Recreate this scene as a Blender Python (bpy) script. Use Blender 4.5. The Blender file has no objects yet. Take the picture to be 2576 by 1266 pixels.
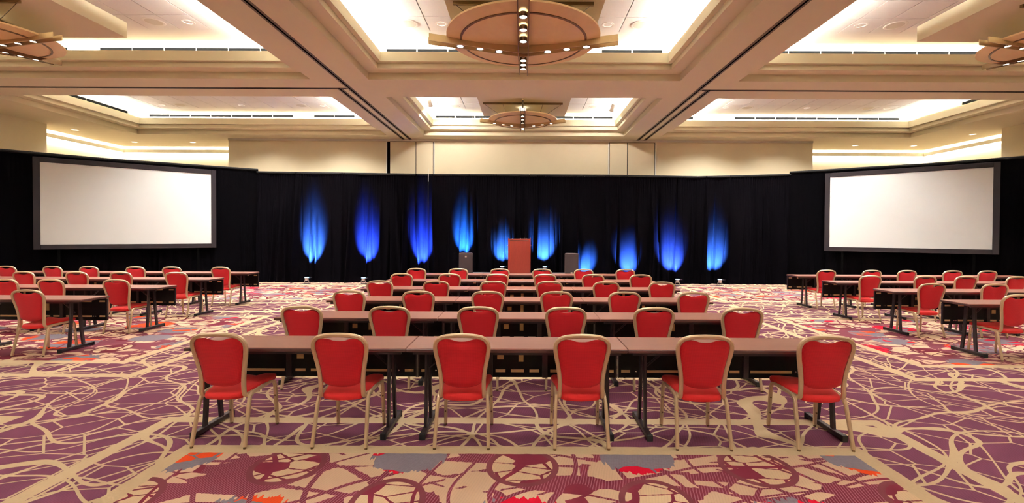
import bpy, bmesh, math, random
from mathutils import Matrix, Vector
random.seed(7)
S = bpy.context.scene
COL = S.collection
PI = math.pi
F, CX, CY, HC = 1170.0, 1317.0, 591.0, 1.69      # focal length in pixels, vanishing point, eye height

# ------------------------------------------------------------------ camera
cam = bpy.data.cameras.new('camera')
cam.sensor_width = 36.0
cam.lens = 36.0 * F / 2576.0
cam.shift_x = -(CX - 1288.0) / 2576.0
cam.clip_start, cam.clip_end = 0.05, 200
cam_o = bpy.data.objects.new('camera', cam)
COL.objects.link(cam_o)
PITCH, ROLL = math.radians(0.8), math.radians(0.28)
cam.shift_y = -(42.0 - F * math.tan(PITCH)) / 2576.0
cam_o.matrix_world = Matrix.Translation((0, 0, HC)) @ Matrix.Rotation(PI / 2 - PITCH, 4, 'X') @ Matrix.Rotation(ROLL, 4, 'Z')
S.camera = cam_o

# ------------------------------------------------------------------ world, exposure, light levels
w = bpy.data.worlds.new('world'); S.world = w; w.use_nodes = True
w.node_tree.nodes['Background'].inputs[0].default_value = (1.0, 0.9, 0.78, 1)
w.node_tree.nodes['Background'].inputs[1].default_value = 0.0
S.view_settings.view_transform = 'Standard'
S.view_settings.look = 'None'
S.view_settings.gamma = 1.0
S.view_settings.use_curve_mapping = False
S.view_settings.exposure = 0.14
S.cycles.max_bounces = 4
S.cycles.diffuse_bounces = 3
S.cycles.glossy_bounces = 2
S.cycles.adaptive_threshold = 0.25
S.cycles.adaptive_min_samples = 16
WARM = (1.0, 0.95, 0.88)
COVE_COL = (1.0, 0.96, 0.88)
COVE_W = 78.0          # watts per metre of cove lamp
DOWN_W = 430.0         # recessed downlight
CHAND_W = 75.0         # one chandelier lamp
UP_W = 90000.0           # blue uplight
ALC_W = 7.0

# ------------------------------------------------------------------ node helpers
def new_mat(name, base=(0.5, 0.5, 0.5), rough=0.5, metal=0.0, spec=None, sheen=0.0):
    m = bpy.data.materials.new(name); m.use_nodes = True
    b = m.node_tree.nodes['Principled BSDF']
    b.inputs['Base Color'].default_value = (*base, 1)
    b.inputs['Roughness'].default_value = rough
    b.inputs['Metallic'].default_value = metal
    if spec is not None: b.inputs['Specular IOR Level'].default_value = spec
    if sheen: b.inputs['Sheen Weight'].default_value = sheen
    return m
class NT:
    def __init__(s, mat):
        s.t = mat.node_tree; s.n = s.t.nodes; s.l = s.t.links; s.b = s.n['Principled BSDF']
    def put(s, sock, v):
        if isinstance(v, bpy.types.NodeSocket): s.l.new(v, sock)
        elif v is not None: sock.default_value = v
    def m(s, op, a, b=None, c=None):
        n = s.n.new('ShaderNodeMath'); n.operation = op
        s.put(n.inputs[0], a); s.put(n.inputs[1], b); s.put(n.inputs[2], c)
        return n.outputs[0]
    def obj(s):
        return s.n.new('ShaderNodeTexCoord').outputs['Object']
    def sep(s, v):
        n = s.n.new('ShaderNodeSeparateXYZ'); s.l.new(v, n.inputs[0]); return n.outputs
    def mapp(s, v, scale=(1, 1, 1), rot=(0, 0, 0), loc=(0, 0, 0)):
        n = s.n.new('ShaderNodeMapping'); s.l.new(v, n.inputs[0])
        n.inputs['Location'].default_value = loc; n.inputs['Rotation'].default_value = rot; n.inputs['Scale'].default_value = scale
        return n.outputs[0]
    def noise(s, v, scale=5, detail=2, rough=0.5, dist=0.0):
        n = s.n.new('ShaderNodeTexNoise'); s.put(n.inputs['Vector'], v)
        n.inputs['Scale'].default_value = scale; n.inputs['Detail'].default_value = detail
        n.inputs['Roughness'].default_value = rough; n.inputs['Distortion'].default_value = dist
        return n.outputs
    def vor(s, v, scale=5, feature='F1', rand=1.0):
        n = s.n.new('ShaderNodeTexVoronoi'); n.voronoi_dimensions = '2D'; n.feature = feature
        s.put(n.inputs['Vector'], v); n.inputs['Scale'].default_value = scale; n.inputs['Randomness'].default_value = rand
        return n.outputs
    def mix(s, fac, a, b):
        n = s.n.new('ShaderNodeMix'); n.data_type = 'RGBA'
        s.put(n.inputs[0], fac)
        for i, v in ((6, a), (7, b)):
            if isinstance(v, bpy.types.NodeSocket): s.l.new(v, n.inputs[i])
            else: n.inputs[i].default_value = (*v, 1)
        return n.outputs[2]
    def add(s, a, b, k):
        n = s.n.new('ShaderNodeVectorMath'); n.operation = 'MULTIPLY_ADD'
        s.l.new(b, n.inputs[0]); n.inputs[1].default_value = (k, k, k); s.l.new(a, n.inputs[2])
        return n.outputs[0]
    def bump(s, h, strength=0.2, dist=0.005):
        n = s.n.new('ShaderNodeBump'); n.inputs['Strength'].default_value = strength; n.inputs['Distance'].default_value = dist
        s.l.new(h, n.inputs['Height']); s.l.new(n.outputs[0], s.b.inputs['Normal'])
    def color(s, c): s.l.new(c, s.b.inputs['Base Color'])

def srgb(r, g, b):
    f = lambda c: (c / 255) / 12.92 if c <= 10 else (((c / 255) + 0.055) / 1.055) ** 2.4
    return (f(r), f(g), f(b))

# ------------------------------------------------------------------ materials
MT = {}
def plain(key, base, rough=0.5, metal=0.0, noise=0.0, scale=8, spec=None, bump=0.0):
    m = new_mat(key, base, rough, metal, spec)
    if noise or bump:
        t = NT(m); v = t.obj(); n = t.noise(v, scale, 3)[0]
        if noise:
            d = tuple(c * (1 - noise) for c in base); e = tuple(min(1, c * (1 + noise)) for c in base)
            t.color(t.mix(n, d, e))
        if bump: t.bump(n, bump, 0.002)
    MT[key] = m
    return m
plain('ceiling_paint', srgb(226, 215, 184), 0.8, noise=0.02, scale=3, spec=0.2)
plain('upper_paint', srgb(242, 239, 231), 0.85, noise=0.02, scale=3, spec=0.2)
plain('tile', srgb(240, 237, 229), 0.9, noise=0.03, scale=40, spec=0.1)
plain('wall_paint', srgb(232, 217, 186), 0.8, noise=0.03, scale=2, spec=0.2)
plain('track_metal', srgb(120, 105, 85), 0.45, 0.6, noise=0.1)
plain('dark_gap', (0.002, 0.002, 0.002), 0.9, noise=0.2, spec=0.0)
plain('white_paint', srgb(238, 234, 222), 0.5, noise=0.02)
plain('grille_white', srgb(214, 206, 186), 0.6, noise=0.08, scale=400)
plain('screen_white', srgb(222, 227, 228), 0.9, noise=0.01, scale=1.5, spec=0.1)
plain('screen_frame', srgb(38, 33, 38), 0.85, noise=0.25, scale=200, spec=0.2)
plain('black_metal', srgb(42, 32, 38), 0.42, 0.3, noise=0.15, scale=30)
plain('black_board', srgb(13, 9, 13), 0.6, 0.0, noise=0.2, scale=20, spec=0.15)
plain('rubber', srgb(16, 16, 18), 0.7, noise=0.1)
plain('alu_strip', srgb(226, 196, 146), 0.45, 0.0, noise=0.06, scale=30)
plain('bolt', srgb(200, 200, 200), 0.25, 1.0, noise=0.05)
plain('tag_paper', srgb(196, 168, 118), 0.8, noise=0.12, scale=90)
plain('speaker_box', srgb(54, 38, 40), 0.7, noise=0.15, scale=150)
plain('speaker_grille', srgb(48, 32, 36), 0.75, noise=0.35, scale=300)
plain('badge', srgb(190, 170, 160), 0.4, 0.5, noise=0.05)
plain('stage_top', srgb(110, 104, 108), 0.9, noise=0.1, scale=60)
plain('stage_skirt', (0.006, 0.006, 0.008), 0.9, noise=0.2)
plain('chrome', srgb(205, 205, 208), 0.25, 0.9, noise=0.04)
plain('bronze', srgb(120, 92, 62), 0.4, 0.5, noise=0.1)
plain('brass_fin', srgb(206, 178, 132), 0.4, 0.35, noise=0.05, scale=20)
plain('rail_brass', srgb(128, 106, 66), 0.5, 0.4, noise=0.1)
plain('cable', srgb(80, 64, 50), 0.5, 0.5, noise=0.05)
plain('drape_top', (0.004, 0.004, 0.005), 0.95, noise=0.2)

m = plain('gold_frame', srgb(224, 200, 166), 0.34, 0.45, noise=0.05, scale=30)
m = new_mat('alabaster', srgb(230, 190, 144), 0.45); t = NT(m); MT['alabaster'] = m
v = t.obj(); n = t.noise(v, 2.6, 5, 0.6, 0.6)[0]
t.color(t.mix(n, srgb(224, 188, 130), srgb(246, 216, 164)))

def emitter(key, col, strength):
    m = bpy.data.materials.new(key); m.use_nodes = True
    b = m.node_tree.nodes['Principled BSDF']
    b.inputs['Base Color'].default_value = (*col, 1)
    b.inputs['Emission Color'].default_value = (*col, 1)
    b.inputs['Emission Strength'].default_value = strength
    MT[key] = m
emitter('lamp_glow', (1.0, 0.88, 0.68), 9.0)
emitter('down_glow', (1.0, 0.9, 0.74), 3.0)
emitter('blue_glow', (0.25, 0.62, 1.0), 6.0)
emitter('stem_glow', (1.0, 0.9, 0.75), 3.0)

# velvet drape: almost black, blue comes only from the uplights
m = new_mat('velvet', (0.002, 0.002, 0.003), 0.9, 0, 0.01); t = NT(m); MT['velvet'] = m
v = t.mapp(t.obj(), (30, 30, 3)); n = t.noise(v, 3, 3)[0]
t.color(t.mix(n, (0.0009, 0.0008, 0.0014), (0.0026, 0.0022, 0.0034)))
t.bump(n, 0.3, 0.004)
m = new_mat('velvet_side', (0.002, 0.002, 0.003), 0.95, 0, 0.01); t = NT(m); MT['velvet_side'] = m
n = t.noise(t.mapp(t.obj(), (25, 25, 2)), 3, 3)[0]
t.color(t.mix(n, (0.0008, 0.0008, 0.0012), (0.002, 0.0018, 0.0026)))

# red chair fabric, woven diamond check
def fabric(key, a, b):
    m = new_mat(key, a, 0.7, 0, 0.25, sheen=0.15); t = NT(m); MT[key] = m
    x, y, z = t.sep(t.obj())
    k = 2 * PI / 0.0165
    s1 = t.m('SINE', t.m('MULTIPLY', t.m('ADD', x, t.m('ADD', z, y)), k))
    s2 = t.m('SINE', t.m('MULTIPLY', t.m('SUBTRACT', x, t.m('ADD', z, y)), k))
    p = t.m('MULTIPLY_ADD', t.m('MULTIPLY', s1, s2), 0.5, 0.5)
    t.color(t.mix(p, a, b)); t.bump(p, 0.25, 0.002)
fabric('red_back', srgb(212, 28, 42), srgb(184, 20, 34))
fabric('red_seat', srgb(224, 40, 40), srgb(200, 30, 34))

# dark walnut laminate, grain along local X
def wood(key, a, b, c, scale, rough, axis):
    m = new_mat(key, a, rough); t = NT(m); MT[key] = m
    v = t.mapp(t.obj(), scale); n1 = t.noise(v, 4, 4, 0.6, 0.3)[0]
    n2 = t.noise(t.mapp(t.obj(), tuple(3.1 * q for q in scale)), 5, 2)[0]
    g = t.mix(n1, a, b)
    k = t.m('MULTIPLY', t.m('GREATER_THAN', n2, 0.62), 0.35)
    t.color(t.mix(k, g, c)); t.bump(n1, 0.05, 0.001)
wood('walnut', srgb(126, 76, 64), srgb(152, 100, 86), srgb(98, 56, 48), (0.8, 26, 26), 0.42, 'x')
wood('walnut_edge', srgb(62, 34, 34), srgb(84, 48, 44), srgb(48, 26, 28), (0.8, 20, 20), 0.32, 'x')
wood('mahogany', srgb(138, 44, 36), srgb(164, 62, 48), srgb(108, 30, 26), (22, 22, 1.6), 0.4, 'z')

# carpet ------------------------------------------------------------------
def make_carpet():
    m = new_mat('carpet', (0.2, 0.1, 0.12), 0.95, 0, 0.05); t = NT(m); MT['carpet'] = m
    P = t.obj(); x, y, z = t.sep(P)
    n8 = t.noise(P, 9, 1)[0]; n40 = t.noise(P, 45, 2)[0]
    u = t.m('PINGPONG', x, 3.92)
    v = t.m('PINGPONG', t.m('SUBTRACT', y, 1.91), 2.93)
    wob = t.m('MULTIPLY', t.m('SUBTRACT', n8, 0.5), 0.02)
    d = t.m('ADD', t.m('MAXIMUM', t.m('SUBTRACT', u, 2.56), t.m('SUBTRACT', v, 1.65)), wob)
    inset = t.m('LESS_THAN', d, 0.0)
    ring1 = t.m('LESS_THAN', t.m('ABSOLUTE', t.m('SUBTRACT', d, 0.065)), 0.065)
    ring2 = t.m('LESS_THAN', t.m('ABSOLUTE', t.m('SUBTRACT', d, 0.635)), 0.062)
    cream, cream2 = srgb(216, 194, 158), srgb(204, 178, 142)
    # --- crackle web
    def lines(rot, sc, scale, th, src, loc=(0, 0, 0)):
        vv = t.mapp(src, sc, (0, 0, math.radians(rot)), loc)
        e = t.vor(vv, scale, 'DISTANCE_TO_EDGE')['Distance']
        return t.m('LESS_THAN', e, th)
    web = lines(20, (1.0, 1.5, 1), 2.1, 0.021, P)
    ph = t.sep(t.noise(P, 0.62, 1)[1])
    for (ang, per, hw, kk, ch) in ((24, .46, .011, 13, 0), (-31, .52, .012, 12, 1), (68, .62, .013, 11, 2), (-74, .9, .02, 16, 0), (2, .75, .010, 10, 1)):
        ca, sa = math.cos(math.radians(ang)), math.sin(math.radians(ang))
        p = t.m('ADD', t.m('MULTIPLY', x, -sa * 2 * PI / per / 2), t.m('MULTIPLY_ADD', y, ca * 2 * PI / per / 2, t.m('MULTIPLY', ph[ch], kk)))
        web = t.m('MAXIMUM', web, t.m('LESS_THAN', t.m('ABSOLUTE', t.m('SINE', p)), hw * PI / per * 1.3))
    hatch_v = t.mapp(P, (1, 1, 1), (0, 0, math.radians(14)))
    hx, hy, hz = t.sep(hatch_v)
    fine = t.m('MULTIPLY_ADD', t.m('SINE', t.m('MULTIPLY', t.m('ADD', hx, t.m('MULTIPLY', n8, 0.03)), 2 * PI / 0.021)), 0.5, 0.5)
    pn = t.noise(P, 1.3, 2)[0]
    purple = t.mix(pn, srgb(98, 50, 70), srgb(114, 66, 88))
    purple = t.mix(t.m('MULTIPLY', fine, 0.5), purple, srgb(78, 40, 60))
    crm = t.mix(n40, cream2, cream)
    web_c = t.mix(web, purple, crm)
    web_c = t.mix(t.m('MAXIMUM', ring1, ring2), web_c, crm)
    # --- inset panels
    maroon = t.mix(pn, srgb(92, 28, 44), srgb(112, 40, 56))
    strip = t.m('GREATER_THAN', t.m('SINE', t.m('MULTIPLY', t.m('ADD', hx, t.m('MULTIPLY', n8, 0.012)), 2 * PI / 0.019)), 0.5)
    smask = t.m('GREATER_THAN', t.noise(t.mapp(P, (1.2, 0.8, 1), (0, 0, 0.7), (2, 2, 0)), 1.9, 1)[0], 0.36)
    strip = t.m('MULTIPLY', strip, smask)
    base = t.mix(t.m('MULTIPLY', strip, 0.8), maroon, srgb(158, 112, 124))
    # frayed edges that follow the hatching
    fr = t.m('SUBTRACT', t.noise(t.mapp(P, (34, 2.2, 1), (0, 0, math.radians(14))), 1.0, 1)[0], 0.5)
    def cells(rot, sc, scale, loc=(0, 0, 0)):
        vv = t.mapp(P, sc, (0, 0, math.radians(rot)), loc)
        return t.sep(t.vor(vv, scale, 'F1')['Color']), t.m('MULTIPLY_ADD', fr, 0.12, t.vor(vv, scale, 'DISTANCE_TO_EDGE')['Distance'])
    def pick(cell, ch, thr, gap):
        return t.m('MULTIPLY', t.m('GREATER_THAN', cell[0][ch], thr), t.m('GREATER_THAN', cell[1], gap))
    big, small = cells(-33, (1.0, 2.2, 1), 2.1), cells(48, (1.0, 2.0, 1), 4.4, (4, 4, 0))
    sh = pick(big, 0, 0.54, 0.08); sh2 = pick(small, 0, 0.64, 0.075)
    sl = t.m('LESS_THAN', t.m('ABSOLUTE', t.m('SINE', t.m('MULTIPLY_ADD', ph[0], 14.0, t.m('MULTIPLY', t.m('ADD', hx, t.m('MULTIPLY', hy, .25)), 9.0)))), 0.16)
    sl2 = t.m('LESS_THAN', t.m('ABSOLUTE', t.m('SINE', t.m('MULTIPLY_ADD', ph[1], 11.0, t.m('MULTIPLY', t.m('SUBTRACT', t.m('MULTIPLY', hy, .85), t.m('MULTIPLY', hx, .5)), 8.0)))), 0.11)
    nsl = t.m('SUBTRACT', 1.0, t.m('MAXIMUM', sl, sl2))
    sh_all = t.m('MULTIPLY', t.m('MAXIMUM', sh, sh2), nsl)
    col = t.mix(sh_all, base, t.mix(pn, srgb(222, 196, 162), srgb(214, 176, 152)))
    a = t.m('PINGPONG', x, 0.855)
    def ell(a0, v0, rx, ry):
        q = t.m('POWER', t.m('DIVIDE', t.m('SUBTRACT', a, a0), rx), 2.0)
        r = t.m('POWER', t.m('DIVIDE', t.m('SUBTRACT', v, v0), ry), 2.0)
        return t.m('SQRT', t.m('ADD', q, r))
    inner = pick(small, 1, 0.25, 0.05)
    inner2 = pick(small, 2, 0.74, 0.05)
    inner3 = pick(big, 1, 0.5, 0.02)
    red = t.mix(t.m('GREATER_THAN', t.sep(t.vor(t.mapp(P, (1, 1, 1), (0, 0, 0), (0.8, 0, 0)), 0.58, 'F1')['Color'])[1], 0.5), srgb(200, 22, 50), srgb(222, 78, 38))
    grey = t.mix(n40, srgb(112, 102, 114), srgb(136, 128, 138))
    crm_in = t.mix(t.m('MULTIPLY', inner, nsl), maroon, srgb(224, 196, 160))
    gr_in = t.mix(inner2, grey, red)
    rd_in = t.mix(inner3, red, grey)
    for (a0, v0, rx, ry, f) in ((0.0, 1.46, 0.22, 0.23, 'c'), (0.855, 1.0, 0.20, 0.24, 'c'), (0.0, 0.14, 0.24, 0.22, 'c'),
                                (0.855, 1.60, 0.27, 0.24, 'g'), (0.0, 0.74, 0.36, 0.32, 'r'), (0.855, 0.30, 0.30, 0.24, 'g')):
        e = ell(a0, v0, rx, ry)
        if f == 'c':
            col = t.mix(t.m('LESS_THAN', e, 1.2), col, srgb(104, 52, 60))
            col = t.mix(t.m('LESS_THAN', e, 1.0), col, crm_in)
        else:
            k = t.m('LESS_THAN', t.m('MULTIPLY_ADD', fr, 0.55, e), 1.0)
            col = t.mix(k if f == 'g' else t.m('MULTIPLY', k, nsl), col, gr_in if f == 'g' else rd_in)
    col = t.mix(t.m('MULTIPLY', strip, 0.07), col, srgb(92, 28, 44))
    final = t.mix(inset, web_c, col)
    t.color(final)
    t.bump(n40, 0.25, 0.004)
make_carpet()

# ------------------------------------------------------------------ mesh helpers
class MB:
    def __init__(s): s.v = []; s.f = []
    def quad(s, a, b, c, d):
        i = len(s.v); s.v += [a, b, c, d]; s.f.append((i, i + 1, i + 2, i + 3)); return s
    def box(s, x0, x1, y0, y1, z0, z1):
        i = len(s.v)
        s.v += [(x0, y0, z0), (x1, y0, z0), (x1, y1, z0), (x0, y1, z0), (x0, y0, z1), (x1, y0, z1), (x1, y1, z1), (x0, y1, z1)]
        s.f += [(i, i + 3, i + 2, i + 1), (i + 4, i + 5, i + 6, i + 7), (i, i + 1, i + 5, i + 4), (i + 1, i + 2, i + 6, i + 5), (i + 2, i + 3, i + 7, i + 6), (i + 3, i, i + 4, i + 7)]
        return s
    def lathe(s, prof, n=24, c=(0, 0, 0), closed=False):
        i = len(s.v); k = len(prof)
        for j in range(n):
            a = 2 * PI * j / n
            for (r, z) in prof: s.v.append((c[0] + r * math.cos(a), c[1] + r * math.sin(a), c[2] + z))
        for j in range(n):
            for q in range(k if closed else k - 1):
                q2 = (q + 1) % k; j2 = (j + 1) % n
                s.f.append((i + j * k + q, i + j2 * k + q, i + j2 * k + q2, i + j * k + q2))
        return s
    def tube(s, p0, p1, r, n=6):
        p0, p1 = Vector(p0), Vector(p1); d = (p1 - p0).normalized()
        a = d.orthogonal().normalized(); b = d.cross(a); i = len(s.v)
        for p in (p0, p1):
            for j in range(n):
                q = p + r * (a * math.cos(2 * PI * j / n) + b * math.sin(2 * PI * j / n)); s.v.append(tuple(q))
        for j in range(n): s.f.append((i + j, i + (j + 1) % n, i + n + (j + 1) % n, i + n + j))
        s.f.append(tuple(i + j for j in reversed(range(n)))); s.f.append(tuple(i + n + j for j in range(n)))
        return s
    def sweep(s, path, side, wd, dp, ch=0.3):
        """chamfered rectangular bar swept along path; side = function giving width axis at index"""
        path = [Vector(p) for p in path]; n = len(path); i = len(s.v); k = 8
        for j, p in enumerate(path):
            tg = (path[min(j + 1, n - 1)] - path[max(j - 1, 0)]).normalized()
            a = Vector(side(j, tg)); a = (a - tg * a.dot(tg)).normalized(); b = tg.cross(a)
            hw, hd = wd / 2, dp / 2; c = ch * min(wd, dp)
            for (q, r) in ((hw - c, -hd), (hw, -hd + c), (hw, hd - c), (hw - c, hd), (-hw + c, hd), (-hw, hd - c), (-hw, -hd + c), (-hw + c, -hd)):
                s.v.append(tuple(p + a * q + b * r))
        for j in range(n - 1):
            for q in range(k): s.f.append((i + j * k + q, i + j * k + (q + 1) % k, i + (j + 1) * k + (q + 1) % k, i + (j + 1) * k + q))
        s.f.append(tuple(i + q for q in reversed(range(k)))); s.f.append(tuple(i + (n - 1) * k + q for q in range(k)))
        return s
    def mesh(s, name, mat, smooth=False, bevel=0.0):
        me = bpy.data.meshes.new(name); me.from_pydata(s.v, [], s.f)
        bm = bmesh.new(); bm.from_mesh(me)
        if bevel:
            bmesh.ops.bevel(bm, geom=list(bm.edges), offset=bevel, segments=1, affect='EDGES', profile=0.5)
        bmesh.ops.recalc_face_normals(bm, faces=bm.faces)
        bm.to_mesh(me); bm.free()
        if smooth: me.polygons.foreach_set('use_smooth', [True] * len(me.polygons))
        me.materials.append(MT[mat]); me.update()
        if smooth: me.set_sharp_from_angle(angle=math.radians(40))
        return me
def O(name, me, parent=None, loc=(0, 0, 0), rz=0.0):
    o = bpy.data.objects.new(name, me); COL.objects.link(o)
    o.location = loc; o.rotation_euler = (0, 0, rz)
    if parent: o.parent = parent
    return o
def tag(o, label=None, cat=None, group=None, kind=None):
    if label: o['label'] = label
    if cat: o['category'] = cat
    if group: o['group'] = group
    if kind: o['kind'] = kind
    return o
def E(name, loc, rz=0.0, label=None, cat=None, group=None):
    o = bpy.data.objects.new(name, None); o.empty_display_size = 0.1; COL.objects.link(o)
    o.location = loc; o.rotation_euler = (0, 0, rz)
    return tag(o, label, cat, group)
def copy_tree(o, parent=None):
    c = o.copy(); COL.objects.link(c); c.parent = parent
    for ch in o.children: copy_tree(ch, c)
    return c
def spot(name, loc, target, power, col, angle, blend, radius=0.04):
    l = bpy.data.lights.new(name, 'SPOT'); l.energy = power; l.color = col; l.spot_size = math.radians(angle)
    l.spot_blend = blend; l.shadow_soft_size = radius
    o = bpy.data.objects.new(name, l); COL.objects.link(o); o.location = loc
    d = Vector(target) - Vector(loc); o.rotation_euler = d.to_track_quat('-Z', 'Y').to_euler(); return o
def area(name, loc, sx, sy, power, col, up=True):
    l = bpy.data.lights.new(name, 'AREA'); l.shape = 'RECTANGLE'; l.size = sx; l.size_y = sy; l.energy = power; l.color = col
    o = bpy.data.objects.new(name, l); COL.objects.link(o); o.location = loc
    o.rotation_euler = (PI, 0, 0) if up else (0, 0, 0); return o
ORD = ['first', 'second', 'third', 'fourth', 'fifth', 'sixth']

# ------------------------------------------------------------------ the room
ZS, ZU = HC + 3.5, HC + 4.2            # low soffit and upper ceiling
YB = -6.8                              # rear wall behind the camera
WY = 17.2                              # front wall
floor = O('floor', MB().quad((-17, YB - .3, 0), (17, YB - .3, 0), (17, 19.6, 0), (-17, 19.6, 0)).mesh('floor', 'carpet'))
tag(floor, 'purple, cream and red patterned wall-to-wall carpet', kind='structure')

COFX = [(-13.65, -4.85), (-3.53, 3.53), (4.85, 13.65)]
COFY = [(-5.8, -1.2), (0.1, 4.68), (6.0, 10.58), (11.9, 16.48)]
mb = MB()
xs = [-16.7, -13.65, -4.85, -3.53, 3.53, 4.85, 13.65, 16.7]
ys = [YB - .3] + [q for c in COFY for q in c] + [19.5]
for i in range(len(xs) - 1):
    for j in range(len(ys) - 1):
        if any(abs(xs[i] - c[0]) < .01 for c in COFX) and any(abs(ys[j] - c[0]) < .01 for c in COFY): continue
        mb.quad((xs[i], ys[j], ZS), (xs[i], ys[j + 1], ZS), (xs[i + 1], ys[j + 1], ZS), (xs[i + 1], ys[j], ZS))
ceiling = O('ceiling', mb.mesh('ceiling', 'ceiling_paint'))
tag(ceiling, 'tan painted beam ceiling around deep stepped coffers', kind='structure')

PROF = [(0.0, ZS), (0.0, ZS + .155), (.29, ZS + .155), (.29, ZS + .27), (.39, ZS + .27), (.39, ZS + .48), (.36, ZS + .48), (.36, ZS + .30), (-.02, ZS + .30), (-.02, ZU + .02)]
def ring_mesh(x0, x1, y0, y1, prof):
    mb = MB(); k = len(prof)
    for (s, z) in prof:
        mb.v += [(x0 + s, y0 + s, z), (x1 - s, y0 + s, z), (x1 - s, y1 - s, z), (x0 + s, y1 - s, z)]
    for q in range(k - 1):
        for c in range(4):
            a, b = q * 4 + c, q * 4 + (c + 1) % 4
            mb.f.append((a, b, b + 4, a + 4))
    return mb
def cove(x0, x1, y0, y1, sides='NSEW'):
    z = ZS + .45; tl = math.radians(48)
    for (k, loc, sx, sy, L, rot) in (('N', ((x0 + x1) / 2, y1 - .17, z), x1 - x0 - .7, .08, x1 - x0, (PI - tl, 0, 0)),
                                     ('S', ((x0 + x1) / 2, y0 + .17, z), x1 - x0 - .7, .08, x1 - x0, (PI + tl, 0, 0)),
                                     ('W', (x0 + .17, (y0 + y1) / 2, z), .08, y1 - y0 - .7, y1 - y0, (0, PI + tl, 0)),
                                     ('E', (x1 - .17, (y0 + y1) / 2, z), .08, y1 - y0 - .7, y1 - y0, (0, PI - tl, 0))):
        if k in sides:
            o = area('cove_lamp', loc, sx, sy, COVE_W * L, COVE_COL); o.rotation_euler = rot
tile_cache = {}
def coffer(ix, iy):
    x0, x1 = COFX[ix]; y0, y1 = COFY[iy]
    cof = O('coffer', ring_mesh(x0, x1, y0, y1, PROF).mesh('coffer', 'ceiling_paint'), ceiling)
    O('upper_ceiling', MB().quad((x0 - .02, y0 - .02, ZU), (x0 - .02, y1 + .02, ZU), (x1 + .02, y1 + .02, ZU), (x1 + .02, y0 - .02, ZU)).mesh('upper_ceiling', 'upper_paint'), cof)
    cove(x0, x1, y0, y1)
    if iy < 2: return cof
    # lay-in tiles
    tx0, tx1, ty0, ty1 = x0 + .95, x1 - .95, y0 + .95, y1 - .95
    nx, ny = round((tx1 - tx0) / .635), round((ty1 - ty0) / .66)
    px, py = (tx1 - tx0) / nx, (ty1 - ty0) / ny
    key = (round(px, 3), round(py, 3))
    if key not in tile_cache:
        g = .007
        tile_cache[key] = MB().box(-px / 2 + g, px / 2 - g, -py / 2 + g, py / 2 - g, -.022, -.002).mesh('ceiling_tile', 'tile', bevel=.003)
        tile_cache[('g',) + key] = None
    O('tile_grid', MB().quad((tx0 - .01, ty0 - .01, ZU - .003), (tx0 - .01, ty1 + .01, ZU - .003), (tx1 + .01, ty1 + .01, ZU - .003), (tx1 + .01, ty0 - .01, ZU - .003)).mesh('tile_grid', 'track_metal'), cof)
    for a in range(nx):
        for b in range(ny):
            cx, cy = tx0 + (a + .5) * px, ty0 + (b + .5) * py
            if iy == 2 and cy < 7.1: continue
            O('ceiling_tile', tile_cache[key], cof, (cx, cy, ZU - .004))
    # black slot diffusers on the back of the light trough
    if iy >= 2:
        rnd = random.Random(ix * 7 + iy)
        def slots(p0, p1, axis, fixed, sgn):
            L = p1 - p0; n = max(4, round(L / .72)); st = L / n
            me = {}
            for q in range(n):
                lo, hi = p0 + q * st + .015, p0 + (q + 1) * st - .015
                mt = 'dark_gap' if rnd.random() < .8 else 'ceiling_paint'
                mbx = MB()
                if axis == 'x': mbx.box(lo, hi, fixed - .02 if sgn > 0 else fixed, fixed if sgn > 0 else fixed + .02, ZU - .085, ZU - .012)
                else: mbx.box(fixed - .02 if sgn > 0 else fixed, fixed if sgn > 0 else fixed + .02, lo, hi, ZU - .085, ZU - .012)
                O('slot_diffuser', mbx.mesh('slot_diffuser', mt), cof)
        slots(x0 + .4, x1 - .4, 'x', y1 + .018, 1)
        if iy == 3 and ix == 0: slots(y0 + .4, y1 - .4, 'y', x0 - .018, -1)
        if iy == 3 and ix == 2: slots(y0 + .4, y1 - .4, 'y', x1 + .018, 1)
    return cof
cofs = {(ix, iy): coffer(ix, iy) for ix in range(3) for iy in range(4)}
# dropped boxes above the chandeliers
BOX_Z = HC + 3.875
def dropped_box(ix, iy, x0, x1, y0, y1):
    O('dropped_box', MB().box(x0, x1, y0, y1, BOX_Z, ZU + .01).mesh('dropped_box', 'ceiling_paint'), cofs[(ix, iy)])
dropped_box(1, 2, -1.33, 1.33, 7.3, 9.3)
dropped_box(1, 3, -1.33, 1.33, 13.15, 15.25)
dropped_box(0, 2, -11.2, -7.9, 7.3, 9.3)
dropped_box(2, 2, 7.8, 11.1, 7.3, 9.3)
# folding wall tracks in the beams: two thin rails each
def track(x0, x1, y0, y1):
    tr = O('wall_track', MB().box(x0, x1, y0, y1, ZS - .006, ZS + .001).mesh('wall_track', 'track_metal'), ceiling)
    if x1 - x0 > y1 - y0:
        c = (y0 + y1) / 2; O('track_slot', MB().box(x0, x1, c - .016, c + .016, ZS - .009, ZS - .005).mesh('track_slot', 'dark_gap'), tr)
    else:
        c = (x0 + x1) / 2; O('track_slot', MB().box(c - .016, c + .016, y0, y1, ZS - .009, ZS - .005).mesh('track_slot', 'dark_gap'), tr)
for sx in (-1, 1):
    track(sx * 4.19 - .06, sx * 4.19 + .06, YB, WY)
    track(sx * 4.44 - .06, sx * 4.44 + .06, 11.2, WY)
track(-15.4, -4.27, 11.19, 11.29)
track(4.27, 15.4, 11.19, 11.29)

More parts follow.
